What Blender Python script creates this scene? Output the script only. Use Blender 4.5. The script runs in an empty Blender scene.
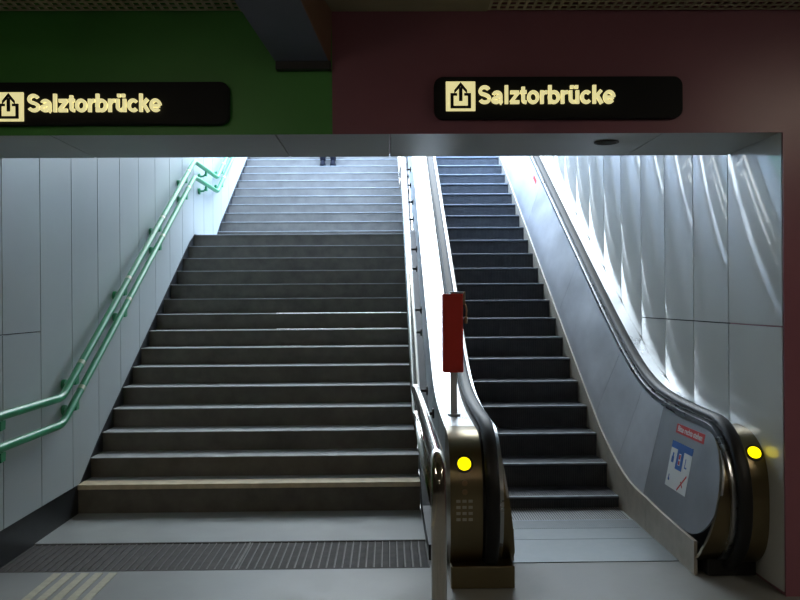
import bpy, bmesh, math, random
from mathutils import Vector, Matrix
random.seed(7)
C = bpy.context.scene.collection
S = bpy.context.scene
PI = math.pi

# ------------------------------------------------------------------ helpers
def obj(name, bm, mat, parent=None, smooth=False, bevel=0.0, segs=2):
    me = bpy.data.meshes.new(name)
    bmesh.ops.recalc_face_normals(bm, faces=bm.faces)
    bm.to_mesh(me); bm.free()
    for m in (mat if isinstance(mat, (list, tuple)) else [mat]):
        me.materials.append(m)
    o = bpy.data.objects.new(name, me); C.objects.link(o)
    if parent: o.parent = parent
    if smooth:
        for p in me.polygons: p.use_smooth = True
    if bevel:
        b = o.modifiers.new('edge', 'BEVEL'); b.width = bevel; b.segments = segs
        b.limit_method = 'ANGLE'; b.angle_limit = math.radians(35)
    return o

def smooth_by_angle(o, deg=40):
    me = o.data
    me.set_sharp_from_angle(angle=math.radians(deg))
    for p in me.polygons: p.use_smooth = True

def thing(name, label, cat, group=None, loc=(0, 0, 0)):
    o = bpy.data.objects.new(name, None); C.objects.link(o); o.location = loc
    o['label'] = label; o['category'] = cat
    if group: o['group'] = group
    return o

def tag(o, label, cat, group=None, kind=None):
    o['label'] = label; o['category'] = cat
    if group: o['group'] = group
    if kind: o['kind'] = kind
    return o

def struct(name, bm, mat, label=None, parent=None, bevel=0.0, smooth=False):
    o = obj(name, bm, mat, parent, smooth, bevel)
    if parent is None:
        o['kind'] = 'structure'
        if label: o['label'] = label; o['category'] = name.split('_')[0]
    return o

def B(): return bmesh.new()

def box(bm, x0, x1, y0, y1, z0, z1, mi=0):
    vs = [bm.verts.new((x, y, z)) for x in (x0, x1) for y in (y0, y1) for z in (z0, z1)]
    for f in ((0, 1, 3, 2), (4, 6, 7, 5), (0, 4, 5, 1), (2, 3, 7, 6), (0, 2, 6, 4), (1, 5, 7, 3)):
        fc = bm.faces.new([vs[i] for i in f]); fc.material_index = mi

def prism(bm, pts, x0, x1, mi=0):
    """(y, z) outline pushed along x"""
    a = [bm.verts.new((x0, y, z)) for y, z in pts]
    b = [bm.verts.new((x1, y, z)) for y, z in pts]
    n = len(pts)
    bm.faces.new(a).material_index = mi
    bm.faces.new(b[::-1]).material_index = mi
    for i in range(n):
        bm.faces.new((a[i], a[(i+1) % n], b[(i+1) % n], b[i])).material_index = mi

def prism_xz(bm, pts, y0, y1, mi=0):
    a = [bm.verts.new((x, y0, z)) for x, z in pts]
    b = [bm.verts.new((x, y1, z)) for x, z in pts]
    n = len(pts)
    bm.faces.new(a).material_index = mi
    bm.faces.new(b[::-1]).material_index = mi
    for i in range(n):
        bm.faces.new((a[i], a[(i+1) % n], b[(i+1) % n], b[i])).material_index = mi

def prism_xy(bm, pts, z0, z1, mi=0):
    a = [bm.verts.new((x, y, z0)) for x, y in pts]
    b = [bm.verts.new((x, y, z1)) for x, y in pts]
    n = len(pts)
    bm.faces.new(a).material_index = mi
    bm.faces.new(b[::-1]).material_index = mi
    for i in range(n):
        bm.faces.new((a[i], a[(i+1) % n], b[(i+1) % n], b[i])).material_index = mi

def rounded(x0, x1, z0, z1, r, n=6):
    out = []
    for cx, cz, a in ((x1-r, z1-r, 0), (x0+r, z1-r, 90), (x0+r, z0+r, 180), (x1-r, z0+r, 270)):
        for i in range(n+1):
            t = math.radians(a + 90*i/n); out.append((cx + r*math.cos(t), cz + r*math.sin(t)))
    return out

def fillet(pts, r, n=7):
    """round the corners of a 3-D polyline"""
    P = [Vector(p) for p in pts]; out = [P[0]]
    for i in range(1, len(P)-1):
        a = (P[i-1]-P[i]); b = (P[i+1]-P[i])
        ang = a.angle(b)
        if abs(ang-PI) < 0.02: out.append(P[i]); continue
        d = min(r/math.tan(ang/2), a.length*.49, b.length*.49)
        p0 = P[i]+a.normalized()*d; p1 = P[i]+b.normalized()*d
        for k in range(n+1):
            t = k/n
            out.append((1-t)**2*p0 + 2*t*(1-t)*P[i] + t*t*p1)
    out.append(P[-1]); return out

def tube(bm, pts, r, n=12, cap=True):
    P = [Vector(p) for p in pts]; rings = []
    up = Vector((1, 0, 0))
    for i, p in enumerate(P):
        t = (P[min(i+1, len(P)-1)] - P[max(i-1, 0)]).normalized()
        u = up - t*up.dot(t)
        if u.length < 1e-3: u = Vector((0, 0, 1)) - t*t.z
        if u.length < 1e-3: u = Vector((0, 1, 0)) - t*t.y
        u.normalize(); up = u; v = t.cross(u)
        rings.append([bm.verts.new(p + r*(math.cos(2*PI*k/n)*u + math.sin(2*PI*k/n)*v)) for k in range(n)])
    for a, b in zip(rings, rings[1:]):
        for k in range(n): bm.faces.new((a[k], a[(k+1) % n], b[(k+1) % n], b[k]))
    if cap:
        bm.faces.new(rings[0][::-1]); bm.faces.new(rings[-1])

def disc(bm, c, nrm, r, h, n=28):
    nrm = Vector(nrm).normalized(); c = Vector(c)
    tube(bm, [c, c+nrm*h], r, n)

# ------------------------------------------------------------------ materials
def mat(name, col, rough=.5, metal=0.0, noise=0.0, scale=8.0, bump=0.0, coat=0.0, spec=.5, stretch=None,
        emit=None, estr=0.0, rvar=0.0, detail=6.0):
    m = bpy.data.materials.new(name); m.use_nodes = True
    nt = m.node_tree; b = nt.nodes['Principled BSDF']
    b.inputs['Base Color'].default_value = (*col, 1); b.inputs['Roughness'].default_value = rough
    b.inputs['Metallic'].default_value = metal; b.inputs['Specular IOR Level'].default_value = spec
    b.inputs['Coat Weight'].default_value = coat; b.inputs['Coat Roughness'].default_value = .05
    if emit:
        b.inputs['Emission Color'].default_value = (*emit, 1); b.inputs['Emission Strength'].default_value = estr
    if noise or bump or rvar:
        tc = nt.nodes.new('ShaderNodeTexCoord'); mp = nt.nodes.new('ShaderNodeMapping')
        nt.links.new(tc.outputs['Object'], mp.inputs['Vector'])
        if stretch: mp.inputs['Scale'].default_value = stretch
        nz = nt.nodes.new('ShaderNodeTexNoise'); nz.inputs['Scale'].default_value = scale
        nz.inputs['Detail'].default_value = detail; nz.inputs['Roughness'].default_value = .6
        nt.links.new(mp.outputs['Vector'], nz.inputs['Vector'])
        if noise:
            cr = nt.nodes.new('ShaderNodeValToRGB')
            cr.color_ramp.elements[0].position = .3; cr.color_ramp.elements[1].position = .7
            cr.color_ramp.elements[0].color = (*[c*(1-noise) for c in col], 1)
            cr.color_ramp.elements[1].color = (*[min(1, c*(1+noise)) for c in col], 1)
            nt.links.new(nz.outputs['Fac'], cr.inputs['Fac']); nt.links.new(cr.outputs['Color'], b.inputs['Base Color'])
        if rvar:
            mr = nt.nodes.new('ShaderNodeMapRange')
            mr.inputs['From Min'].default_value = .3; mr.inputs['From Max'].default_value = .7
            mr.inputs['To Min'].default_value = rough-rvar; mr.inputs['To Max'].default_value = rough+rvar
            nt.links.new(nz.outputs['Fac'], mr.inputs['Value']); nt.links.new(mr.outputs['Result'], b.inputs['Roughness'])
        if bump:
            bp = nt.nodes.new('ShaderNodeBump'); bp.inputs['Strength'].default_value = bump; bp.inputs['Distance'].default_value = .01
            nt.links.new(nz.outputs['Fac'], bp.inputs['Height']); nt.links.new(bp.outputs['Normal'], b.inputs['Normal'])
    return m

M = dict(
    enamel=mat('grey_enamel_panel', (.46, .50, .50), .38, noise=.05, scale=1.2, rvar=.05),
    enamel_gloss=mat('glossy_metal_panel', (.60, .615, .58), .35, metal=.0, coat=1.0, noise=.04, scale=1.0),
    joint=mat('dark_joint', (.012, .013, .013), .8),
    skirting=mat('black_stone', (.012, .013, .015), .5, noise=.3),
    floor=mat('grey_stone_floor', (.28, .29, .28), .42, noise=.16, scale=5, rvar=.1, bump=.03),
    floor_hall=mat('worn_hall_floor', (.215, .222, .213), .45, noise=.2, scale=3, rvar=.12, bump=.03),
    tactile=mat('beige_tactile_strip', (.46, .43, .32), .6, noise=.12, scale=20),
    grate=mat('brown_bristle_strip', (.05, .043, .038), .8, noise=.25, scale=12),
    rib=mat('grating_rib', (.11, .10, .09), .5, metal=.5, noise=.2, scale=10),
    pit=mat('grating_pit', (.01, .01, .01), .9),
    tread=mat('worn_grey_tread', (.34, .35, .35), .55, noise=.22, scale=9, bump=.05, stretch=(.6, 2, 2)),
    riser=mat('brown_stone_riser', (.125, .11, .09), .6, noise=.25, scale=6, bump=.04),
    nosing=mat('beige_first_nosing', (.58, .47, .31), .6, noise=.15, scale=12),
    green=mat('green_enamel', (.07, .30, .055), .5, noise=.06, scale=2),
    maroon=mat('maroon_enamel', (.28, .11, .145), .36, noise=.06, scale=2),
    soffit=mat('grey_soffit_panel', (.42, .42, .39), .4, noise=.05, scale=2),
    ceiling=mat('beige_grey_ceiling', (.34, .31, .20), .7, noise=.1, scale=3),
    grille=mat('ceiling_grille_metal', (.46, .42, .28), .5, noise=.1, scale=6),
    beam=mat('blue_grey_beam', (.12, .13, .18), .5, noise=.08, scale=3),
    beam_side=mat('brown_beam_side', (.20, .11, .07), .55, noise=.1, scale=3),
    hallwall=mat('dark_hall_tile', (.10, .09, .08), .6, noise=.1, scale=3),
    concrete=mat('concrete', (.32, .32, .31), .8, noise=.15, scale=4),
    sign=mat('black_sign_board', (.006, .007, .007), .6, spec=.25),
    letter=mat('cream_lit_letter', (.75, .68, .38), .5, emit=(.80, .72, .34), estr=.85),
    letter_side=mat('cream_letter_edge', (.5, .45, .22), .5),
    signblack=mat('black_pictogram', (.01, .01, .01), .4),
    steel=mat('brushed_steel', (.60, .63, .66), .30, metal=1, noise=.08, scale=6, stretch=(1, .3, 1), rvar=.07),
    steel_panel=mat('stainless_balustrade', (.62, .645, .68), .42, metal=.45, noise=.14, scale=3, stretch=(1, .6, 1), rvar=.08),
    steel_shaded=mat('stainless_balustrade_shaded', (.36, .38, .40), .45, metal=.6, noise=.14, scale=3, rvar=.08),
    chrome=mat('polished_rail_steel', (.64, .59, .52), .14, metal=1, noise=.06, scale=20),
    bronze=mat('bronze_newel_steel', (.25, .20, .115), .30, metal=1, noise=.05, scale=2, rvar=.03),
    skirt=mat('beige_skirt_panel', (.42, .38, .31), .5, metal=.3, noise=.12, scale=8),
    rubber=mat('black_handrail_rubber', (.012, .012, .013), .5, spec=.35),
    dark=mat('dark_machine_metal', (.02, .02, .02), .5),
    step=mat('dark_escalator_aluminium', (.085, .09, .098), .5, metal=.4, noise=.2, scale=12),
    step_edge=mat('worn_step_edge', (.22, .25, .28), .45, metal=.5, noise=.15, scale=20),
    comb=mat('comb_plate_aluminium', (.17, .19, .20), .45, metal=.6, noise=.12, scale=14, rvar=.08),
    rail_green=mat('green_painted_rail', (.045, .33, .15), .33, coat=0, noise=.05, scale=6),
    rail_collar=mat('pale_green_collar', (.42, .55, .36), .4),
    red=mat('red_box_enamel', (.55, .03, .02), .4, noise=.08, scale=5),
    brass=mat('brass_key', (.40, .26, .14), .35, metal=.8),
    yellow=mat('yellow_indicator_glow', (.8, .7, .02), .4, emit=(1.0, .80, .0), estr=1.6),
    sticker_red=mat('red_sticker', (.60, .05, .05), .5),
    sticker_white=mat('white_sticker', (.72, .74, .72), .5),
    sticker_blue=mat('blue_sticker', (.03, .12, .38), .5),
    marks=mat('pale_etched_marks', (.45, .42, .34), .5),
    trousers=mat('dark_navy_cloth', (.006, .006, .009), .9, spec=.1),
    jacket=mat('charcoal_jacket', (.03, .03, .035), .8),
    skin=mat('skin', (.55, .36, .27), .55),
    hair=mat('brown_hair', (.05, .03, .02), .7),
    shoe=mat('black_shoe_leather', (.008, .008, .012), .9, spec=.1),
    lamp=mat('fluorescent_diffuser', (.9, .9, .8), .5, emit=(1.0, .88, .72), estr=38.0),
    bulb_off=mat('dark_lamp_glass', (.03, .03, .03), .7),
)

# ------------------------------------------------------------------ dimensions
XL, XR = -2.43, 2.20            # side walls of the stair shaft
YF, YB = 4.59, 5.31             # front and back of the lintel
ZL = 2.582                       # lintel soffit
ZC = 3.255                       # hall ceiling
T, R = .2828, .163              # stair tread and riser
Y1, Z1 = 6.56, .225             # first nosing of the lower flight
ZLAND = Z1 + 14*R               # landing
Y2 = 12.0                       # first nosing of the upper flight
ZTOP = ZLAND + 14*R
XS = .25                        # stair / escalator boundary
YEND = 19.0
SL = R/T

def stair_line(y):
    """line through the nosings of both flights"""
    if y < Y1 - .39: return 0.0
    if y < Y1: return (y-(Y1-.39))/.39*Z1
    if y <= Y1+14*T: return Z1 + (y-Y1)*SL
    if y < Y2-T: return ZLAND
    if y < Y2+13*T: return min(ZTOP, ZLAND + R + (y-Y2)*SL)
    return ZTOP

# escalator reference line (through the step nosings, smoothly levelled at both ends)
EG = .56; EY0 = 6.39; EY1 = EY0 + ZTOP/EG
def _s(t, c): return (t + math.sqrt(t*t + c*c))/2
def N(y): return EG*(_s(y-EY0, .55) - _s(y-EY1, .55)) - .012
def SK(y): return .19 - .115*max(0, min(1, (y-5.9)/1.3))
def dN(y): return (N(y+.01)-N(y-.01))/.02

# ------------------------------------------------------------------ setting: floor
bm = B(); box(bm, XL-.12, XR+.1, 5.76, 6.62, -.15, 0); struct('floor_landing', bm, M['floor'])
bm = B()
box(bm, -6, 6, -8, 5.15, -.15, 0)
box(bm, .25, XR+.3, 5.15, 5.76, -.15, 0)
struct('floor', bm, M['floor_hall'])
bm = B(); box(bm, XL-.12, .25, 5.15, 5.76, -.15, -.06); struct('floor_pit', bm, M['pit'])
# tactile strip: raised ribs on the hall floor, running towards the stairs
bm = B()
for i in range(5):
    x = -2.06 + i*.085
    box(bm, x, x+.05, -6, 5.12, 0, .004)
tag(obj('tactile_strip', bm, M['tactile'], bevel=.001), 'beige ribbed tactile guide strip on the grey hall floor before the grating', 'tactile strip')
# grating
gr = thing('drain_grating', 'dark metal floor grating across the foot of the stone stairs', 'grating', loc=(0, 0, 0))
bm = B()
n = 56
W_ = (.25-XL+.10)/n
for i in range(n):
    x = XL-.10 + i*W_
    box(bm, x+.004, x+W_-.008, 5.17, 5.74, -.055, -.006)
obj('bristle_strip', bm, M['grate'], gr)['kind'] = 'stuff'
bm = B()
for i in range(n+1):
    x = XL-.10 + i*W_
    box(bm, x-.004, x+.0025, 5.17, 5.74, -.055, -.002)
obj('bar_lattice', bm, M['rib'], gr)
bm = B(); box(bm, XL-.12, .25, 5.15, 5.17, -.06, .001); box(bm, XL-.12, .25, 5.74, 5.76, -.06, .001)
obj('grating_frame', bm, M['grate'], gr)
bm = B(); box(bm, -.965, -.953, 5.17, 5.74, -.055, .000); obj('joint_bar', bm, M['rib'], gr)

# ------------------------------------------------------------------ setting: shaft walls
def panel_wall(xf, sgn, joints, ztop, zlow, hjoints, bow):
    """metal wall panels between vertical joints; each panel a slightly bowed sheet with turned-in edges. sgn: the way the face looks"""
    bm = B()
    for a, b in zip(joints, joints[1:]):
        cuts = [None] + [z for (ya, yb, z) in hjoints if ya <= (a+b)/2 <= yb] + [None]
        for ci in range(len(cuts)-1):
            NY = 16; g = .006
            rows = []
            for i in range(NY+1):
                t = i/NY; y = a+g + (b-a-2*g)*t
                lo = zlow(y) if cuts[ci] is None else cuts[ci]+.004
                hi = ztop if cuts[ci+1] is None else cuts[ci+1]-.004
                NZ = 10
                col = []
                for j in range(NZ+1):
                    s = j/NZ; z = lo+(hi-lo)*s
                    d = bow(t, z) if bow else 0
                    col.append((xf+sgn*d, y, z))
                rows.append(col)
            V = [[bm.verts.new(p) for p in c] for c in rows]
            for i in range(NY):
                for j in range(len(V[0])-1):
                    f = bm.faces.new((V[i][j], V[i+1][j], V[i+1][j+1], V[i][j+1])); f.smooth = True
            back = xf - sgn*.03
            ring = [V[i][0] for i in range(NY+1)] + [V[NY][j] for j in range(1, len(V[0]))] + \
                   [V[i][-1] for i in range(NY-1, -1, -1)] + [V[0][j] for j in range(len(V[0])-2, 0, -1)]
            rb = [bm.verts.new((back, v.co.y, v.co.z)) for v in ring]
            ring = [bm.verts.new(v.co) for v in ring]
            for i in range(len(ring)):
                j = (i+1) % len(ring); bm.faces.new((ring[i], ring[j], rb[j], rb[i]))
    return bm

ZW = 6.4
JL = [YF+.003] + [5.27 + .578*k for k in range(23)]
def low_left(y):
    if y < Y1: return .237
    if y <= Y1+14*T: return stair_line(y) + .012 + .043*min(1, (y-Y1)/.4)*min(1, max(0, Y1+14*T-y)/.3)
    if y < Y2-T: return ZLAND+.012
    return stair_line(y) + .055*min(1, (y-Y2+T)/.4)
bm = panel_wall(XL, 1, JL, ZW, low_left, [(4.5, 5.7, 1.46)], None)
wl = struct('wall_left', bm, M['enamel'])
bm = B(); box(bm, XL-.30, XL-.115, YF+.05, YEND, -.1, ZW); struct('wall_left_backing', bm, M['joint'])
# dark skirting below the panels, following floor and flights
ys = [YF+.003, 6.0, 6.17, Y1] + [Y1+T*k for k in range(1, 15)] + [11.0, Y2-T] + [Y2+T*k for k in range(0, 14)] + [YEND]
bm = B()
for a, b in zip(ys, ys[1:]):
    prism(bm, [(a, min(0, stair_line(a)-.4)-.1), (b, stair_line(b)-.5), (b, max(.23, stair_line(b)+.11)), (a, max(.23, stair_line(a)+.11))], XL-.116, XL-.016)
struct('baseboard_left', bm, M['skirting'])

def bow_r(t, z):
    return .010*4*t*(1-t)
JR = [YF+.003, YB+.02] + [YB+.02 + .612*k for k in range(1, 22)]
def low_right(y): return 0.02
bm = panel_wall(XR, -1, JR, ZW, low_right, [(4.5, 7.3, 1.50)], bow_r)
struct('wall_right', bm, M['enamel_gloss'])
bm = B(); box(bm, XR+.035, XR+.3, YF+.05, YEND, -.1, ZW); struct('wall_right_backing', bm, M['joint'])

# roof over the lower part of the shaft, open sky beyond
bm = B(); box(bm, XL-.3, XR+.3, YB, 9.9, 5.3, 5.6); struct('ceiling_shaft', bm, M['concrete'])
# street level at the head of the stairs
bm = B(); box(bm, XL-.3, XR+.3, Y2+13*T+.25, YEND+8, ZTOP-.3, ZTOP-.005); struct('floor_street', bm, M['floor'])

# ------------------------------------------------------------------ setting: lintel wall
XG = -.298
bm = B()
box(bm, -6, XG, YF, YB, ZL+.02, ZC+.3, 0); box(bm, -6, XL-.31, YF, YB, 0, ZL+.02, 0); box(bm, -6, XL-.002, YF-.008, YF-.001, 0, ZL+.02, 0)
box(bm, -6, XG, YF-.008, YF-.001, ZL-.001, ZC+.3, 0)
struct('wall_front_green', bm, M['green'])
bm = B()
box(bm, XG, 6, YF, YB, ZL+.02, ZC+.3, 0); box(bm, XR+.004, 6, YF+.002, YB, 0, ZL+.02, 0); box(bm, XG, XR+.003, YF-.008, YF-.001, ZL-.001, ZC+.3, 0); box(bm, XR+.003, 6, YF-.008, YF-.001, 0, ZC+.3, 0)
struct('wall_front_maroon', bm, M['maroon'])
bm = B(); box(bm, XL-.3, XR+.3, YB-.2, YB-.005, ZC, 5.6); struct('wall_header', bm, M['concrete'])
bm = B()
sx = [XL-.12, -1.85, -.615, .02, 1.535, XR-.004]
for a, b in zip(sx, sx[1:]): box(bm, a+.003, b-.003, YF, YB+.004, ZL, ZL+.024)
sf = struct('trim_soffit', bm, M['soffit'], bevel=.003)
# recessed downlight in the soffit
dl = thing('recessed_downlight', 'dark round recessed downlight in the grey soffit under the maroon wall', 'lamp', loc=(0, 0, 0))
DX, DY = 1.29, 4.85
bm = B()
tube(bm, [(DX, DY, ZL-.006), (DX, DY, ZL+.002)], .072, 28)
obj('rim', bm, M['dark'], dl, bevel=.002)
bm = B(); disc(bm, (DX, DY, ZL-.009), (0, 0, 1), .056, .004); obj('lamp_glass', bm, M['bulb_off'], dl)

# hall ceiling, grilles and beam
bm = B()
box(bm, -.80, .56, -8, YF-.015, ZC, ZC+.06)
box(bm, -6, 6, -8, 3.2, ZC, ZC+.06)
struct('ceiling', bm, M['ceiling'])
bm = B(); box(bm, -6, 6, 3.1, YF+.2, ZC+.16, ZC+.2); box(bm, -6, 6, 3.05, 3.12, ZC+.05, ZC+.2); struct('ceiling_void', bm, M['joint'])
def grille(name, x0, x1):
    bm = B()
    x = x0
    while x < x1:
        box(bm, x, x+.016, 3.2, YF-.045, ZC+.001, ZC+.007); x += .048
    y = 3.22
    while y < YF-.03:
        box(bm, x0, x1, y, y+.018, ZC, ZC+.006); y += .060
    struct(name, bm, M['grille'])
grille('ceiling_grille_green_side', -4.2, -.80)
grille('ceiling_grille_maroon_side', .56, 4.2)
# boxed beam that meets the wall above the stairs
bm = B()
def qd(pts, mi):
    f = bm.faces.new([bm.verts.new(p) for p in pts]); f.material_index = mi
# bottom face slopes up and away from the wall
xa0, xa1, za = -.60, -.305, 2.962
xb0, xb1, zb, yb_ = -.86, -.515, 3.235, 3.2
p = [(xa0, YF-.004, za), (xa1, YF-.004, za), (xb1, yb_, zb), (xb0, yb_, zb)]
top = [(xa0, YF-.004, ZC+.05), (xa1+.012, YF-.004, ZC+.05), (xb1+.012, yb_, ZC+.05), (xb0, yb_, ZC+.05)]
vs = [bm.verts.new(q) for q in p+top]
for idx, mi in (((0, 1, 2, 3), 0), ((4, 7, 6, 5), 0), ((0, 4, 5, 1), 0), ((1, 5, 6, 2), 1), ((2, 6, 7, 3), 0), ((3, 7, 4, 0), 0)):
    f = bm.faces.new([vs[i] for i in idx]); f.material_index = mi
struct('beam', bm, [M['beam'], M['beam_side']], bevel=.008)
bm = B(); box(bm, xa0-.003, xa1+.003, YF-.06, YF-.002, za-.035, za+.01); struct('trim_beam_end', bm, M['dark'], bevel=.004)

# the rest of the hall, behind the camera
bm = B(); box(bm, -6.2, -6, -8, YF+.3, 0, ZC+.3); struct('wall_hall_left', bm, M['hallwall'])
bm = B(); box(bm, 6, 6.2, -8, YF+.3, 0, ZC+.3); struct('wall_hall_right', bm, M['hallwall'])
bm = B(); box(bm, -6.2, 6.2, -8.2, -8, 0, ZC+.3); struct('wall_back', bm, M['hallwall'])
for i, (lx, ly) in enumerate(((3.3, 2.1), (-1.7, 1.6), (1.2, -3.5))):  # first lamp fits the warm pillar glint; the others are added unseen fill
    t = thing('unseen_ceiling_lamp', ('long fluorescent ceiling lamp over the hall before the escalator',
              'added fill lamp, out of view, over the hall before the green wall',
              'added fill lamp, out of view, deep in the hall')[i], 'lamp', loc=(lx, ly, ZC))
    bm = B(); box(bm, -.09, .09, -.62, .62, -.05, 0); obj('lamp_housing', bm, M['grille'], t, bevel=.004)
    bm = B(); box(bm, -.07, .07, -.6, .6, -.075, -.051); obj('diffuser', bm, M['lamp'], t, bevel=.01)

# ------------------------------------------------------------------ staircases
def flight(name, label, y0, zn, count, first, zbase):
    t = thing(name, label, 'stairs', loc=(0, y0, zbase))
    for k in range(count):
        y = k*T; z = zn - zbase + k*R
        rh = first if k == 0 else R
        last = (k == count-1)
        bm = B(); box(bm, XL-.114, XS, y, y+T+.03 + (Y2-Y1-14*T if last and name == 'stone_staircase' and y0 < 8 else 0), z-.008, z)
        s = obj('step', bm, M['tread'], t, bevel=.002)
        bm = B(); box(bm, XL-.114, XS-.004, y+.010, y+T+.028, z-rh+.001, z-.008)
        obj('riser', bm, M['riser'], s)
        if k == 0 and first > .2:
            bm = B(); box(bm, XL-.10, XS-.002, y-.004, y+.16, z-.037, z+.003)
            e = obj('nosing_strip', bm, M['nosing'], s, bevel=.004); e['label'] = 'worn beige nosing strip'
    return t
flight('stone_staircase', 'lower flight of dark brown stone stairs rising from the floor grating to the landing', Y1, Z1, 15, Z1, 0.0)
flight('stone_staircase', 'upper flight of pale daylit stone stairs rising from the landing towards the street', Y2, ZLAND+R, 14, R, ZLAND)

# ------------------------------------------------------------------ green wall rails
def wall_rail(name, label, dz, group):
    t = thing(name, label, 'handrail', group, loc=(XL, 0, 0))
    xr = .105
    zA = .985+dz
    yA = 5.95; zB = 3.36+dz; yB = yA + (zB-zA)/SL
    yC = 11.42; zD = ZTOP+.95+dz; yD = yC + (zD-zB)/SL
    P = [(.004, 4.76, zA), (xr, 4.76, zA), (xr, yA, zA), (xr, yB, zB), (xr, yC, zB), (xr, yD, zD), (xr, yD+.6, zD)]
    bm = B(); P = fillet(P[:3], .07, 6)[:-1] + fillet([(xr, 5.0, zA)] + P[2:], .28, 9)
    tube(bm, P, .028, 14); obj('rail', bm, M['rail_green'], t, smooth=True)
    def zat(y):
        if y < yA: return zA
        if y < yB: return zA+(y-yA)*SL
        if y < yC: return zB
        return zB+(y-yC)*SL
    def slope(y): return SL if (yA < y < yB or y > yC) else 0
    for y in (5.02, 6.22, 7.38, 8.52, 9.66, 10.72, 11.75, 12.9):
        z = zat(y); s = slope(y); n_ = math.sqrt(1+s*s)
        bm = B()
        # curved arm from the rail's underside back to a wall plate
        pts = [(xr, y, z-.018), (xr-.004, y, z-.055), (xr-.03, y, z-.085), (.028, y, z-.09)]
        tube(bm, fillet(pts, .03, 5), .013, 10)
        prism(bm, [(y-.035*1/n_, z-.03-.035*s/n_), (y+.035/n_, z-.03+.035*s/n_), (y+.03, z-.085), (y-.03, z-.09)], xr-.012, xr+.012)
        br = obj('bracket', bm, M['rail_green'], t, bevel=.003)
        bm = B(); disc(bm, (.004, y, z-.09), (1, 0, 0), .04, .026, 20); obj('wall_plate', bm, M['rail_green'], br, bevel=.004)
        if s:
            dy = .10
            bm = B(); u = Vector((0, 1/n_, s/n_)); c = Vector((xr, y+dy, z+s*dy))
            tube(bm, [c-u*.022, c+u*.022], .0305, 16); e = obj('collar', bm, M['rail_collar'], br, bevel=.002); e['label'] = 'pale collar at the rail joint'
    return t
wall_rail('wall_handrail', 'green tubular handrail on the grey panelled wall, upper of the pair', 0.0, 'green handrails on the stair wall')
wall_rail('wall_handrail', 'green tubular handrail on the grey panelled wall, lower of the pair', -.19, 'green handrails on the stair wall')

# ------------------------------------------------------------------ steel stair rail beside the escalator
XRAIL = .197
sr = thing('stair_handrail', 'polished steel double handrail beside the escalator, ending in a steel post', 'handrail', loc=(XRAIL, 3.3, 0))
def srail(dz, name, y0, post):
    zA = 1.02+dz; yA = 5.95-3.3; zB = 3.36+dz; yB = yA+(zB-zA)/SL; yC = 11.42-3.3; zD = ZTOP+.95+dz; yD = yC+(zD-zB)/SL
    P = [(0, y0, zA), (0, yA, zA), (0, yB, zB), (0, yC, zB), (0, yD, zD), (0, yD+.6, zD)]
    if post: P = [(0, 0, .012)] + P
    bm = B(); tube(bm, fillet(P, .13, 9), .031, 16); o = obj(name, bm, M['chrome'], sr, smooth=True)
    def zat(y):
        if y < yA: return zA
        if y < yB: return zA+(y-yA)*SL
        if y < yC: return zB
        return zB+(y-yC)*SL
    for y in (1.95, 2.75, 3.75, 4.75, 5.75, 6.6, 7.6, 8.7, 9.8):
        z = zat(y); bm = B()
        tube(bm, fillet([(0, y, z-.025), (0, y, z-.075), (XS+.042-XRAIL-.002, y, z-.075)], .03, 5), .011, 10)
        tube(bm, [(XS+.042-XRAIL-.016, y, z-.075), (XS+.042-XRAIL-.003, y, z-.075)], .032, 16)
        obj('bracket', bm, M['dark'], sr)
        n_ = math.sqrt(1+SL*SL)
srail(0.0, 'upper_rail', 0, True)
srail(-.19, 'lower_rail', .03, False)
bm = B(); tube(bm, [(0, 0, 0), (0, 0, .014)], .07, 24); obj('floor_flange', bm, M['chrome'], sr, bevel=.003)

# ------------------------------------------------------------------ escalator
esc = thing('escalator', 'steel sided escalator with black steps climbing beside the stone stairs', 'escalator', loc=(1.31, 5.0, 0))
EX = Vector((1.31, 5.0, 0))
def epart(name, bm, m, parent=None, **k):
    o = obj(name, bm, m, None, **k)
    for v in o.data.vertices: v.co -= EX
    o.parent = parent or esc
    return o
XA, XB = .79, 1.83
# steps: cleated treads and ribbed curved risers
SY, SR, SZ0 = .348, .195, .094
for k in range(-1, 25):
    y = 6.57 + SY*k; z = SZ0 + SR*k
    if k == -1: z = .0; y = 6.20
    rh = {-1: .05, 0: .094}.get(k, SR)
    if z > ZTOP: break
    bm = B()
    yn = 6.57+SY*(k+1)
    box(bm, XA+.0005, XB-.0005, y+.012, yn+.02, z-.03, z-.004)
    nb = 54
    for i in range(nb):                     # cleats of tread and riser
        x = XA+.012 + (XB-XA-.024)*i/nb
        w = (XB-XA-.024)/nb*.5
        box(bm, x, x+w, y+.03, yn+.018, z-.006, z+.001)
        if k >= 0: box(bm, x, x+w, y+.012, y+.03, z-rh-.01, z-.008)
    if k >= 0: box(bm, XA+.0005, XB-.0005, y+.022, y+.05, z-rh-.02, z-.03)
    s = epart('escalator_step', bm, M['step'])
    bm = B(); box(bm, XA+.006, XB-.006, y, y+.032, z-.016, z+.002)
    epart('step_edge', bm, M['step_edge'], s, bevel=.004)
# comb plate and floor plate
bm = B(); box(bm, XA-.01, XB+.01, 5.72, 6.19, -.01, .004)
for i in range(64):
    x = XA+.01 + (XB-XA-.02)*i/64
    box(bm, x, x+.008, 5.98, 6.185, .004, .007)
epart('comb_plate', bm, M['comb'], bevel=.0008)
bm = B(); box(bm, XA-.06, XB+.02, 5.22, 5.712, -.01, .005)
epart('floor_plate', bm, M['comb'], bevel=.002)

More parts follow.
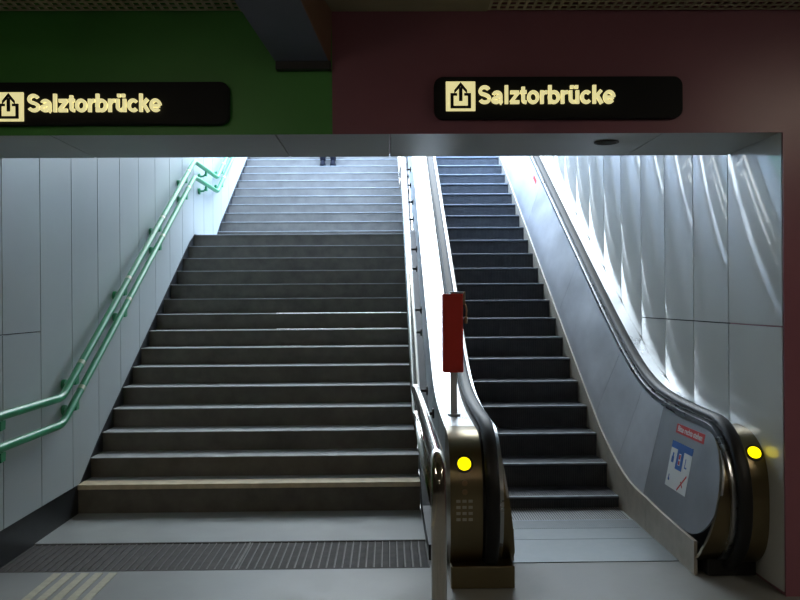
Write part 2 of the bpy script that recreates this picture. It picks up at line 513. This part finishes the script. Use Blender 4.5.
def strip(bm, ylist, lo, hi, xin, xout, thick, sx, nt=8, shear=.62):
    """sheet standing on the line lo(y), up to hi(y), leaning from xin to xout"""
    rows = []
    for y in ylist:
        col = []
        for j in range(nt+1):
            t = j/nt
            yy = y - shear*t*dN(y)
            z = lo(yy)+(hi(yy)-lo(yy))*t
            x = xin+(xout-xin)*max(0, min(1, (z-N(yy)-.19)/.66))
            col.append((x, yy, z))
        rows.append(col)
    F = [[bm.verts.new(p) for p in c] for c in rows]
    G = [[bm.verts.new((p[0]+sx*thick, p[1], p[2])) for p in c] for c in rows]
    n = len(rows); m = nt
    for i in range(n-1):
        for j in range(m):
            bm.faces.new((F[i][j], F[i+1][j], F[i+1][j+1], F[i][j+1]))
            bm.faces.new((G[i][j], G[i][j+1], G[i+1][j+1], G[i+1][j]))
    for i in range(n-1):
        bm.faces.new((F[i][0], G[i][0], G[i+1][0], F[i+1][0])); bm.faces.new((F[i][m], F[i+1][m], G[i+1][m], G[i][m]))
    for j in range(m):
        bm.faces.new((F[0][j], F[0][j+1], G[0][j+1], G[0][j])); bm.faces.new((F[-1][j], G[-1][j], G[-1][j+1], F[-1][j+1]))

YC_, RC = 5.17, .42               # newel: centre and radius of its rounded end
ZC_ = .47
def end_lo(y, base):
    if y >= YC_: return base(y)
    return max(base(y) if y > 4.97 else 0, ZC_ - math.sqrt(max(0, .37**2*1.0 - ((YC_-y)*.37/RC)**2)))
def frange(a, b, n): return [a+(b-a)*i/n for i in range(n+1)]

def outline_end(r_y, r_z, zc, n=26, p=2.3):
    """rounded nose of the newel from the top round to the bottom, (y, z)"""
    out = []
    for i in range(n+1):
        a = PI/2 - PI*i/n
        c, s = abs(math.cos(a)), math.sin(a)
        out.append((YC_ - r_y*(c**(2/p)), zc + r_z*(abs(s)**(2/p))*(1 if s > 0 else -1)))
    return out

ends = {}
for side in (-1, 1):
    xs = XA if side < 0 else XB                     # skirt face
    xt = xs + side*.145                             # top of the inner panel
    xh = xs + side*.200                             # handrail centre
    # skirt
    joints = [4.96 if side > 0 else 5.25, 5.90, 7.1, 8.9, 10.9, 12.9, 14.9, 17.0]
    for a, b in zip(joints, joints[1:]):
        bm = B(); strip(bm, frange(a+.002, b-.002, 16), lambda y: min(N(y)-.5, 0 if y < 6.2 else 9), lambda y: N(y)+SK(y), xs, xs, .02, side, 2, 0)
        epart('skirt_panel', bm, M['skirt'])
    # inner panels
    pj = [YC_, 5.99, 6.64, 7.32, 8.9, 10.9, 12.9, 14.9, 16.6]
    for i, (a, b) in enumerate(zip(pj, pj[1:])):
        bm = B()
        if i == 0:
            yl = [YC_-RC*math.sin(PI/2*(1-q/14)) for q in range(14)] + frange(YC_, b-.002, 10)
            lo = lambda y: N(y)+SK(y)+.004 if y >= YC_ else ZC_+.06 - (ZC_+.06-N(y)-.195)*math.sqrt(max(0, 1-((YC_-y)/RC)**2))
            hi = lambda y: N(y)+.85 if y >= YC_ else ZC_+.06 + (N(y)+.79-ZC_)*math.sqrt(max(0, 1-((YC_-y)/RC)**2))
        else:
            yl = frange(a+.002, b-.002, 14); lo = lambda y: N(y)+SK(y)+.004; hi = lambda y: N(y)+.85
        strip(bm, yl, lo, hi, xs+side*(.012 if side > 0 else .06), xt, .012, side)
        bmesh.ops.remove_doubles(bm, verts=bm.verts, dist=1e-5)
        pn = epart('inner_panel', bm, M['steel_panel'] if i != 0 else M['steel_shaded'])  # first panel coloured darker for the shade its angle gives it
        smooth_by_angle(pn, 35)
        if side > 0 and i == 0: ends['panel'] = pn
    # bright trim along the top of the panel
    def path(dzt, rY, rz_top, zc, y_end=16.6, ret=.15, p=2.2):
        P = [(y, N(y)+dzt) for y in frange(y_end, YC_+.03, 90)]
        zt = N(YC_)+dzt
        nose = outline_end(rY, zt-zc, zc, 30, p)
        return P + nose + [(YC_+ret, nose[-1][1])]
    def sweep(bm, P, prof, xc):
        """prof: (x, n) outline; n is measured along the outward normal of the path in the y-z plane"""
        rings = []
        for i, (y, z) in enumerate(P):
            a = P[max(i-1, 0)]; b = P[min(i+1, len(P)-1)]
            ty, tz = b[0]-a[0], b[1]-a[1]; L = math.hypot(ty, tz) or 1
            ny, nz = tz/L, -ty/L                    # outward (path runs towards the viewer along the top)
            rings.append([bm.verts.new((xc+px, y+ny*pn_, z+nz*pn_)) for px, pn_ in prof])
        m = len(prof)
        for r0, r1 in zip(rings, rings[1:]):
            for k in range(m): bm.faces.new((r0[k], r0[(k+1) % m], r1[(k+1) % m], r1[k]))
        bm.faces.new(rings[0]); bm.faces.new(rings[-1][::-1])
    bm = B(); sweep(bm, path(.86, RC+.015, .4, ZC_), [(-.022, -.02), (.022, -.02), (.022, .016), (-.022, .016)], xt+side*.012)
    o = epart('panel_trim', bm, M['steel']); smooth_by_angle(o, 30)
    # handrail
    prof = [(-.040, -.012), (-.040, .006), (-.032, .020), (-.015, .027), (.015, .027), (.032, .020), (.040, .006), (.040, -.012), (.030, -.016), (-.030, -.016)]
    bm = B(); sweep(bm, path(.905, RC+.055, .44, ZC_, ret=.35), prof, xh); o = epart('rubber_handrail', bm, M['rubber']); smooth_by_angle(o, 50)
    # body between panel and outer cover, under the handrail
    P = path(.86, RC+.01, .39, ZC_, ret=.2)
    bm = B(); prism(bm, P + [(YC_+.5, .02), (16.6, .02)], min(xh-side*.05, xh+side*.05), max(xh-side*.05, xh+side*.05))
    epart('handrail_guide', bm, M['dark'])
    # outer cover (deck): rounded nose and sloping top
    xo0 = xh+side*.052
    xo1 = .352 if side < 0 else XR-.008
    Pd = [(y, N(y)+.86) for y in frange(16.6, YC_, 60)] + outline_end(RC+.0, N(YC_)+.86-.47, .47, 30, 2.6)[1:]
    bm = B(); prism(bm, Pd + [(YC_+.1, .06), (16.6, .06)], min(xo0, xo1), max(xo0, xo1))
    # front bronze nose, steel deck behind it
    bm.free()
    nose = outline_end(RC, N(YC_)+.855-.46, .46, 34, 3.0 if side < 0 else 2.7)
    bm = B(); prism(bm, nose + [(YC_+.02, .06), (YC_+.02, N(YC_)+.855)], min(xo0, xo1), max(xo0, xo1))
    nw = epart('newel_cover', bm, M['bronze']); smooth_by_angle(nw, 30)
    nw['label'] = 'bronze toned rounded newel cover'
    ends[side] = (nw, nose, (xo0+xo1)/2)
    dj = [YC_+.022, 6.9, 8.7, 10.5, 12.3, 14.1, 16.6]
    for a, b in zip(dj, dj[1:]):
        yl = frange(a+.001, b-.001, 24)
        bm = B(); prism(bm, [(y, N(y)+.855) for y in yl] + [(y, N(y)+.815) for y in yl[::-1]], min(xo0, xo1), max(xo0, xo1))
        o = epart('deck_plate', bm, M['steel']); smooth_by_angle(o, 30)
    # side cladding on the stair side
    if side < 0:
        cj = [YC_+.03] + [5.9+1.0*k for k in range(11)]
        for a, b in zip(cj, cj[1:]):
            yl = frange(a+.016, b-.016, 8); lowc = .30
            bm = B(); prism(bm, [(y, N(y)+.812) for y in yl] + [(y, max(lowc, N(y)-.2)) for y in yl[::-1]], xo1+.004, xo1+.02)
            epart('side_cladding', bm, M['steel_panel'])
        yl = [5.3, Y1-.39] + [Y1-.39+.1*q for q in range(1, 100)]
        bm = B(); prism(bm, [(y, max(.10, stair_line(y)+.05)) for y in yl] + [(y, min(0, stair_line(y)-.5)) for y in yl[::-1]], XS+.002, xo1+.003)
        epart('stair_stringer', bm, M['dark'])
        yl = frange(YC_+.05, 16.5, 40)
        bm = B(); prism(bm, [(y, N(y)+.80) for y in yl] + [(y, max(.01, N(y)-.6)) for y in yl[::-1]], xo1+.03, xo1+.06)
        epart('truss_side', bm, M['dark'])
    # plinth below the newel
    bm = B(); box(bm, min(xs+side*.07, xo1), max(xs+side*.07, xo1), 4.76 if side < 0 else 4.93, 5.3, 0.002, .13 if side < 0 else .10)
    epart('newel_plinth', bm, M['bronze'] if side < 0 else M['dark'], bevel=.006)
    # inner cheek of the newel, between handrail and panel end
    ck = outline_end(RC+.004, N(YC_)+.855-.46, .46, 30, 2.1)
    bm = B(); A_ = []; Z_ = []
    for y, z in ck + [(YC_+.1, ck[-1][1])]:
        xin = xs+side*(.012 if side > 0 else .06) + (z-N(YC_)-.19)/.66*side*(.133 if side > 0 else .085)
        A_.append(bm.verts.new((xh-side*.043, y, z))); Z_.append(bm.verts.new((xin if z > .17 else xs+side*(.01 if side > 0 else .06), y, z)))
    A2 = [bm.verts.new((v.co.x, v.co.y+.03, v.co.z)) for v in A_]; Z2 = [bm.verts.new((v.co.x, v.co.y+.03, v.co.z)) for v in Z_]
    for i in range(len(A_)-1):
        bm.faces.new((A_[i], A_[i+1], Z_[i+1], Z_[i])); bm.faces.new((A2[i], Z2[i], Z2[i+1], A2[i+1]))
        bm.faces.new((Z_[i], Z_[i+1], Z2[i+1], Z2[i])); bm.faces.new((A_[i], A2[i], A2[i+1], A_[i+1]))
    ckk = epart('newel_cheek', bm, M['bronze']); smooth_by_angle(ckk, 40)
    # yellow direction light, set in the rounded front
    for i in range(len(nose)-1):
        if nose[i][1] >= (.715 if side < 0 else .765) > nose[i+1][1]:
            (ya, za_), (yb2, zb2) = nose[i], nose[i+1]
    ty, tz = yb2-ya, zb2-za_; L = math.hypot(ty, tz); nr = Vector((0, tz/L, -ty/L))
    if nr.y > 0: nr = -nr
    c = Vector((ends[side][2] + (-.01 if side < 0 else .0), (ya+yb2)/2, (za_+zb2)/2))
    lr = .040 if side < 0 else .040
    bm = B(); disc(bm, c-nr*.02, nr, lr+.012, .026); epart('light_bezel', bm, M['dark'], nw, bevel=.003)
    bm = B(); disc(bm, c-nr*.02, nr, lr, .030); e = epart('indicator_light', bm, M['yellow'], nw, bevel=.006); e['label'] = 'glowing yellow round indicator light'
    if side < 0:
        # keyhole plate and etched operating marks below the light
        def on_nose(z):
            for i in range(len(nose)-1):
                if nose[i][1] >= z > nose[i+1][1]:
                    t_ = (nose[i][1]-z)/(nose[i][1]-nose[i+1][1]); return nose[i][0]+(nose[i+1][0]-nose[i][0])*t_
            return YC_-RC
        bm = B()
        for zz in (.61, .56):
            y_ = on_nose(zz); disc(bm, (c.x, y_+.008, zz), (0, -1, 0), .016, .012, 18)
        epart('key_switch', bm, M['brass'], nw)
        bm = B()
        for r_ in range(4):
            for q in range(3):
                zz = .50-.035*r_; y_ = on_nose(zz)
                box(bm, c.x-.05+q*.035, c.x-.05+q*.035+.024, y_-.002, y_+.006, zz, zz+.016)
        epart('etched_marks', bm, M['marks'], nw)

# text helper: returns a mesh object lying in the x-z plane facing -y
def text_mesh(name, body, size, depth, m, bold=0.0, ax=1.0):
    cu = bpy.data.curves.new(name, 'FONT'); cu.body = body; cu.size = size; cu.extrude = depth/2; cu.offset = bold
    cu.align_x = 'LEFT'; cu.align_y = 'BOTTOM_BASELINE'; cu.resolution_u = 4
    tmp = bpy.data.objects.new(name+'_tmp', cu); C.objects.link(tmp)
    dg = bpy.context.evaluated_depsgraph_get()
    me = bpy.data.meshes.new_from_object(tmp.evaluated_get(dg)); bpy.data.objects.remove(tmp); bpy.data.curves.remove(cu)
    me.name = name
    xs = [v.co.x for v in me.vertices]; x0, x1 = min(xs), max(xs)
    for v in me.vertices:
        x, y, z = v.co; v.co = ((x-x0)*ax, -z, y)
    me.materials.clear(); me.materials.append(m)
    o = bpy.data.objects.new(name, me); C.objects.link(o)
    return o, (x1-x0)*ax

# stickers on the inner panel of the newel beside the wall
pn = ends['panel']
lean = .145/.66
def sticker_bm(y0, y1, z0, z1, off, mi=0, bm=None):
    """rectangle on the leaning panel; y0 is the far side (reads from the far side to the near side)"""
    own = bm or B()
    def P(y, z, o_): return (XB+.012 + (z-N(y)-.19)/.66*(.145-.012) - o_, y, z)
    a = [P(y0, z0, off), P(y1, z0, off), P(y1, z1, off), P(y0, z1, off)]
    b = [P(y0, z0, -.001), P(y1, z0, -.001), P(y1, z1, -.001), P(y0, z1, -.001)]
    va = [own.verts.new(p) for p in a]; vb = [own.verts.new(p) for p in b]
    own.faces.new(va).material_index = mi; own.faces.new(vb[::-1]).material_index = mi
    for i in range(4): own.faces.new((va[i], va[(i+1) % 4], vb[(i+1) % 4], vb[i])).material_index = mi
    return own
def on_panel(o, yfar, zbase, off, scale_w):
    """lay a text mesh (x along, z up) on the leaning panel, reading from far to near"""
    for v in o.data.vertices:
        s, d, h = v.co
        y = yfar - s*scale_w; z = zbase + h
        v.co = Vector((XB+.012 + (z-N(y)-.19)/.66*(.145-.012) - off + d, y, z)) - EX
    o.parent = pn
st = epart('warning_sticker', sticker_bm(5.60, 5.12, .755, .815, .002), M['sticker_red'], pn); st['label'] = 'red strip sticker with white words'
o, w = text_mesh('sticker_words', 'Bitte rechts stehen', .052, .0015, M['sticker_white'], .0008); on_panel(o, 5.57, .770, .0025, .42/w)
st = epart('safety_sticker', sticker_bm(5.62, 5.25, .40, .70, .002), M['sticker_white'], pn); st['label'] = 'white sticker with blue header and pictograms'
bm = sticker_bm(5.62, 5.25, .655, .70, .0032); sticker_bm(5.50, 5.385, .53, .655, .0032, 0, bm)
epart('sticker_header', bm, M['sticker_blue'], pn)
bm = sticker_bm(5.46, 5.425, .56, .635, .0045); epart('pictogram', bm, M['sticker_white'], pn)
bm = sticker_bm(5.455, 5.43, .60, .63, .0055); sticker_bm(5.455, 5.43, .565, .59, .0055, 0, bm); epart('pictogram', bm, M['sticker_red'], pn)
bm = sticker_bm(5.585, 5.545, .56, .60, .0032); sticker_bm(5.575, 5.555, .60, .625, .0032, 0, bm); sticker_bm(5.585, 5.56, .44, .455, .0032, 0, bm); sticker_bm(5.58, 5.57, .455, .48, .0032, 0, bm)
sticker_bm(5.345, 5.335, .56, .62, .0032, 0, bm); sticker_bm(5.335, 5.31, .56, .57, .0032, 0, bm)
epart('pictogram', bm, M['sticker_blue'], pn)
bm = B()
def sl(y0, z0, y1, z1, w_):
    def P(y, z, o_): return (XB+.012 + (z-N(y)-.19)/.66*(.145-.012) - o_, y, z)
    d = Vector((y1-y0, z1-z0)).normalized(); n_ = Vector((-d.y, d.x))*w_
    pts = [(y0+n_.x, z0+n_.y), (y1+n_.x, z1+n_.y), (y1-n_.x, z1-n_.y), (y0-n_.x, z0-n_.y)]
    va = [bm.verts.new(P(*q, .0035)) for q in pts]; vb = [bm.verts.new(P(*q, .001)) for q in pts]
    bm.faces.new(va); bm.faces.new(vb[::-1])
    for i in range(4): bm.faces.new((va[i], va[(i+1) % 4], vb[(i+1) % 4], vb[i]))
sl(5.40, .41, 5.28, .52, .006); sl(5.36, .47, 5.32, .44, .005)
epart('slash_mark', bm, M['sticker_red'], pn)
# small red sticker high on the inner panel
def small_sticker(y0, y1, za_, zb_):
    bm = B()
    pts = [(y0, N(y0)+za_), (y1, N(y1)+za_), (y1, N(y1)+zb_), (y0, N(y0)+zb_)]
    def P(y, z, o_): return (XB+.012 + (z-N(y)-.19)/.66*(.145-.012) - o_, y, z)
    va = [bm.verts.new(P(*q, .003)) for q in pts]; vb = [bm.verts.new(P(*q, -.001)) for q in pts]
    bm.faces.new(va); bm.faces.new(vb[::-1])
    for i in range(4): bm.faces.new((va[i], va[(i+1) % 4], vb[(i+1) % 4], vb[i]))
    e = epart('warning_sticker', bm, M['sticker_red']); e['label'] = 'small red sticker high on the panel'
small_sticker(11.0, 10.80, .70, .75)

# ------------------------------------------------------------------ red box on a post
rb = thing('emergency_stop_box', 'tall narrow red metal box on a slim post above the escalator deck', 'box', loc=(.440, 5.58, N(5.58)+.857))
bm = B(); box(bm, -.022, .022, -.02, .02, .0, .33); obj('post', bm, M['steel_panel'], rb, bevel=.004)
bm = B(); tube(bm, [(0, 0, 0), (0, 0, .012)], .045, 20); obj('post_foot', bm, M['steel'], rb, bevel=.003)
bm = B(); box(bm, -.072, .062, -.06, .05, .29, .815); obj('box_body', bm, M['red'], rb, bevel=.006)
bm = B(); box(bm, -.060, .050, -.064, -.060, .305, .80); obj('box_door', bm, M['red'], rb, bevel=.002)
bm = B(); box(bm, .062, .080, -.03, .03, .74, .83); tube(bm, [(.082, 0, .745), (.090, -.01, .70), (.084, -.01, .64)], .007, 8)
tube(bm, [(.084, -.012, .66), (.084, -.012, .615)], .012, 10)
obj('key_bracket', bm, M['brass'], rb, bevel=.003)
bm = B(); box(bm, -.02, .066, -.05, .04, .815, .83); obj('box_lid', bm, M['steel'], rb, bevel=.003)

# ------------------------------------------------------------------ signs
def grotesk(bm, text, w=.255):
    """heavy sans-serif letters drawn as ribbons of constant width; x-height 1, ascender 1.40"""
    h = w/2
    def arc(cx, cz, rx, rz, a0, a1, n=18):
        return [(cx+rx*math.cos(math.radians(a0+(a1-a0)*i/n)), cz+rz*math.sin(math.radians(a0+(a1-a0)*i/n))) for i in range(n+1)]
    a_, b_ = .33, .5-h+.015          # bowl radii
    bowl = lambda cx, s=0, e=360: arc(cx, .5, a_, b_, s, e, 28)
    G = {
     'S': (1.0, [arc(.49, 1.40-h-.30, .33, .30, 25, 180, 14)[:-1] + arc(.49, 1.40-h-.30, .33, .26, 180, 235, 5) + [(.49, .71)] + arc(.50, .385, .35, .28, 55, 0, 6) + arc(.50, h+.27, .35, .27, -2, -158, 14)]),
     'a': (.92, [arc(.42, .60, .28, .40-h, 160, 0, 14) + [(.70, .25)] + [(.74, .06), (.80, .02)], arc(.37, .29, .245, .29-h, 60, 300, 18), [(.70, .60), (.40, .53)], [(.45, .05+h), (.70, .24)]]),
     'l': (.42, [[(.21, 0), (.21, 1.40)]]),
     'z': (.80, [[(.08, 1-h), (.72, 1-h)], [(.70, 1-h), (.12, h)], [(.07, h), (.75, h)]]),
     't': (.54, [[(.25, 1.28), (.25, .28)] + arc(.40, .27, .15, .27-h, 180, 275, 8) + [(.50, h-.01)], [(.03, 1-h+.02), (.50, 1-h+.02)]]),
     'o': (.92, [bowl(.46)]),
     'r': (.60, [[(.20, 0), (.20, 1)], arc(.52, .52, .32, .48-h, 180, 88, 10) + [(.60, 1-h)]]),
     'b': (.95, [[(.20, 0), (.20, 1.40)], bowl(.50)]),
     'u': (.93, [[(.20, 1)] + arc(.45, .38, .25, .38-h, 180, 300, 14) + [(.72, .36)], [(.72, 0), (.72, 1)]]),
     'c': (.86, [arc(.46, .5, a_, b_, 42, 318, 24)]),
     'k': (.86, [[(.20, 0), (.20, 1.40)], [(.72, 1.0), (.22, .42)], [(.40, .62), (.76, 0)]]),
     'e': (.92, [arc(.46, .5, a_, b_, 0, 318, 26), [(.13, .46), (.79, .46)]]),
    }
    x = 0
    for ch in text:
        key = 'u' if ch == '\u00fc' else ch
        adv, strokes = G[key]
        strokes = list(strokes)
        if ch == '\u00fc': strokes += [[(.30, 1.14), (.30, 1.38)], [(.64, 1.14), (.64, 1.38)]]
        for si, st in enumerate(strokes):
            L = []
            pts = [Vector(p) for p in st]
            pts = [p for i, p in enumerate(pts) if i == 0 or (p-pts[i-1]).length > 1e-4]
            for i, p in enumerate(pts):
                d = (pts[min(i+1, len(pts)-1)]-pts[max(i-1, 0)]).normalized(); L.append((p, Vector((-d.y, d.x))))
            A = [(p+n_*h) for p, n_ in L]; Z = [(p-n_*h) for p, n_ in L]
            rows = [[bm.verts.new((x+q.x, yy if yy else -si*.01, q.y)) for q in side_] for yy in (0, 1) for side_ in (A, Z)]
            f0, f1, g0, g1 = rows; m_ = len(pts)
            for i in range(m_-1):
                bm.faces.new((f0[i], f0[i+1], f1[i+1], f1[i])); bm.faces.new((g0[i], g1[i], g1[i+1], g0[i+1]))
                bm.faces.new((f0[i], g0[i], g0[i+1], f0[i+1])); bm.faces.new((f1[i], f1[i+1], g1[i+1], g1[i]))
            bm.faces.new((f0[0], f1[0], g1[0], g0[0])); bm.faces.new((f0[-1], g0[-1], g1[-1], f1[-1]))
        x += adv
    return x - .07
def sign(label, xa, xb, za, zb, icon_x, icon_z, icon_s, text_x, text_z, text_w, text_h, tilt=0.0):
    t = thing('direction_sign', label, 'sign', 'exit signs on the wall over the passage', loc=(xa, YF, za))
    def loc(x, z): return x-xa, z-za
    bm = B(); prism_xz(bm, rounded(0, xb-xa, 0, zb-za, .05), -.05, -.002); obj('sign_board', bm, M['sign'], t, bevel=.004)
    ix, iz = loc(icon_x, icon_z); s = icon_s
    bm = B(); box(bm, ix, ix+s, -.062, -.050, iz, iz+s); ic = obj('pictogram', bm, M['letter'], t, bevel=.002)
    # tray with an arrow rising out of it
    bm = B(); w = s*.085; y0, y1 = -.0655, -.061
    u = lambda a: ix+a*s
    v = lambda a: iz+a*s
    box(bm, u(.15), u(.26), y0, y1, v(.08), v(.60)); box(bm, u(.74), u(.85), y0, y1, v(.08), v(.60))
    box(bm, u(.26), u(.74), y0, y1, v(.08), v(.17)); box(bm, u(.26), u(.38), y0, y1, v(.51), v(.60)); box(bm, u(.62), u(.74), y0, y1, v(.51), v(.60))
    box(bm, u(.44), u(.56), y0, y1, v(.33), v(.80))
    prism_xz(bm, [(u(.5), v(.97)), (u(.72), v(.70)), (u(.72), v(.58)), (u(.5), v(.82)), (u(.28), v(.58)), (u(.28), v(.70))], y0, y1)
    obj('exit_arrow', bm, M['signblack'], ic)
    bm = B(); w0 = grotesk(bm, 'Salztorbr\u00fccke')
    tx, tz = loc(text_x, text_z)
    for q in bm.verts:
        q.co = Vector((q.co.x*text_w/w0, -.066+q.co.y*.05 if q.co.y < .5 else -.048, q.co.z*text_h/1.40))
    o = obj('lettering', bm, M['letter'], None)
    o.location = (tx, 0, tz); o.parent = t
    return t
sign('black sign with cream lettering and exit arrow on the maroon wall', .262, 1.631, 2.655, 2.885, .326, 2.695, .161, .502, 2.733, .748, .101)
sign('black sign with cream lettering and exit arrow on the green wall', -2.27, -.858, 2.630, 2.862, -2.125, 2.648, .157, -1.947, 2.697, .720, .098)

# ------------------------------------------------------------------ person coming down the upper flight
PX, PY, PZ = -1.02, 14.30, ZLAND + R + 8*R
pr = thing('person', 'person in dark shoes and dark trousers standing high on the upper stairs', 'person', loc=(PX, PY, PZ))
J = {'pelvis': ((0, .13, .93), .125), 'waist': ((0, .135, 1.10), .125), 'chest': ((0, .13, 1.30), .145), 'neck': ((0, .12, 1.48), .055),
     'jaw': ((0, .10, 1.56), .065), 'head': ((0, .105, 1.65), .088), 'crown': ((0, .115, 1.70), .075)}
for s, n_ in ((-1, 'a'), (1, 'b')):
    J.update({'hip'+n_: ((s*.095, .13, .88), .092), 'knee'+n_: ((s*.09, .11, .48), .06), 'ankle'+n_: ((s*.088, .15, .085), .036),
              'shoulder'+n_: ((s*.18, .13, 1.40), .062), 'elbow'+n_: ((s*.235, .145, 1.12), .042), 'wrist'+n_: ((s*.25, .09, .88), .029), 'palm'+n_: ((s*.25, .075, .81), .026)})
    for f_, dx in enumerate((-.024, -.008, .008, .022)):
        J.update({'k%d' % f_+n_: ((s*.25+.0, .075+dx, .755), .010), 't%d' % f_+n_: ((s*.243, .070+dx, .70 if f_ in (1, 2) else .715), .008)})
    J['th'+n_] = ((s*.243, .035, .79), .010); J['tt'+n_] = ((s*.24, .02, .755), .009)
E_ = [('pelvis', 'waist'), ('waist', 'chest'), ('chest', 'neck'), ('neck', 'jaw'), ('jaw', 'head'), ('head', 'crown')]
for n_ in 'ab':
    E_ += [('pelvis', 'hip'+n_), ('hip'+n_, 'knee'+n_), ('knee'+n_, 'ankle'+n_), ('chest', 'shoulder'+n_),
           ('shoulder'+n_, 'elbow'+n_), ('elbow'+n_, 'wrist'+n_), ('wrist'+n_, 'palm'+n_), ('palm'+n_, 'th'+n_), ('th'+n_, 'tt'+n_)]
    for f_ in range(4): E_ += [('palm'+n_, 'k%d' % f_+n_), ('k%d' % f_+n_, 't%d' % f_+n_)]
def skinned(name, names, edges, m, grow=0.0, root=None):
    names = list(names); me = bpy.data.meshes.new(name)
    me.from_pydata([J[k][0] for k in names], [(names.index(a), names.index(b)) for a, b in edges if a in names and b in names], [])
    o = bpy.data.objects.new(name, me); C.objects.link(o); o.parent = pr
    sk = o.modifiers.new('skin', 'SKIN'); sk.use_smooth_shade = True
    for i, k in enumerate(names):
        r_ = J[k][1]+grow; me.skin_vertices[0].data[i].radius = (r_, r_); me.skin_vertices[0].data[i].use_root = (k == root)
    o.modifiers.new('sub', 'SUBSURF').levels = 2; o.modifiers['sub'].render_levels = 2
    me.materials.append(m); return o
skinned('body', J.keys(), E_, M['skin'], 0, 'pelvis')
skinned('trousers', [k for k in J if k[:-1] in ('hip', 'knee', 'ankle') or k in ('pelvis', 'waist')], E_, M['trousers'], .014, 'pelvis')
skinned('jacket', [k for k in J if k[:-1] in ('shoulder', 'elbow', 'wrist') or k in ('pelvis', 'waist', 'chest')], E_, M['jacket'], .022, 'waist')
bm = B(); bmesh.ops.create_uvsphere(bm, u_segments=24, v_segments=14, radius=.105)
for v in list(bm.verts):
    v.co = Vector((v.co.x*.93, v.co.y*1.05+.125, v.co.z*1.05+1.675))
bmesh.ops.delete(bm, geom=[v for v in bm.verts if v.co.z < 1.60 or (v.co.y < .075 and v.co.z < 1.72)], context='VERTS')
obj('hair', bm, M['hair'], pr, smooth=True)
bm = B()
for s in (-1, 1):
    disc(bm, (s*.034, .022, 1.645), (0, -1, 0), .010, .006, 12)
obj('eye', bm, M['dark'], pr)
for s in (-1, 1):
    bm = B()
    bmesh.ops.create_uvsphere(bm, u_segments=20, v_segments=12, radius=1)
    for v in bm.verts:
        x, y, z = v.co
        w_ = .052*(1+.05*(-y))
        v.co = (s*.088+x*w_, .095+y*.14, max(.006, .012+max(0, z)*(.115 if y > 0 else .115-.05*(-y))))
    obj('shoe', bm, M['shoe'], pr, smooth=True)

# ------------------------------------------------------------------ daylight
w = bpy.data.worlds.new('overcast_sky'); S.world = w; w.use_nodes = True
nt = w.node_tree; bg = nt.nodes['Background']
tc = nt.nodes.new('ShaderNodeTexCoord'); sp = nt.nodes.new('ShaderNodeSeparateXYZ'); cr = nt.nodes.new('ShaderNodeValToRGB')
# sky tint shaped for the light: blue over the hall, dimmer white over stairs
nt.links.new(tc.outputs['Generated'], sp.inputs['Vector'])
mr = nt.nodes.new('ShaderNodeMapRange'); mr.inputs['From Min'].default_value = -.7; mr.inputs['From Max'].default_value = .55
nt.links.new(sp.outputs['Y'], mr.inputs['Value']); nt.links.new(mr.outputs['Result'], cr.inputs['Fac'])
cr.color_ramp.elements[0].position = 0; cr.color_ramp.elements[0].color = (.45, .665, 1.07, 1)
cr.color_ramp.elements[1].position = 1; cr.color_ramp.elements[1].color = (.31, .345, .37, 1)
nt.links.new(cr.outputs['Color'], bg.inputs['Color']); bg.inputs['Strength'].default_value = 25.0

# ------------------------------------------------------------------ camera
cam = bpy.data.cameras.new('camera'); co = bpy.data.objects.new('camera', cam); C.objects.link(co)
cam.sensor_width = 36; cam.lens = 830/800*36; cam.clip_start = .05
yaw, roll = math.radians(.85), math.radians(.4)
fw = Vector((math.sin(yaw), math.cos(yaw), 0)); rt = Vector((math.cos(yaw), -math.sin(yaw), 0)); up = Vector((0, 0, 1))
r2 = rt*math.cos(roll) - up*math.sin(roll); u2 = rt*math.sin(roll) + up*math.cos(roll)
mt = Matrix((r2, u2, -fw)).transposed().to_4x4(); mt.translation = Vector((0, 0, 1.664)); co.matrix_world = mt
S.camera = co
S.view_settings.view_transform = 'Standard'; S.view_settings.look = 'None'; S.view_settings.gamma = 1
S.view_settings.exposure = 0.0; S.view_settings.use_curve_mapping = False
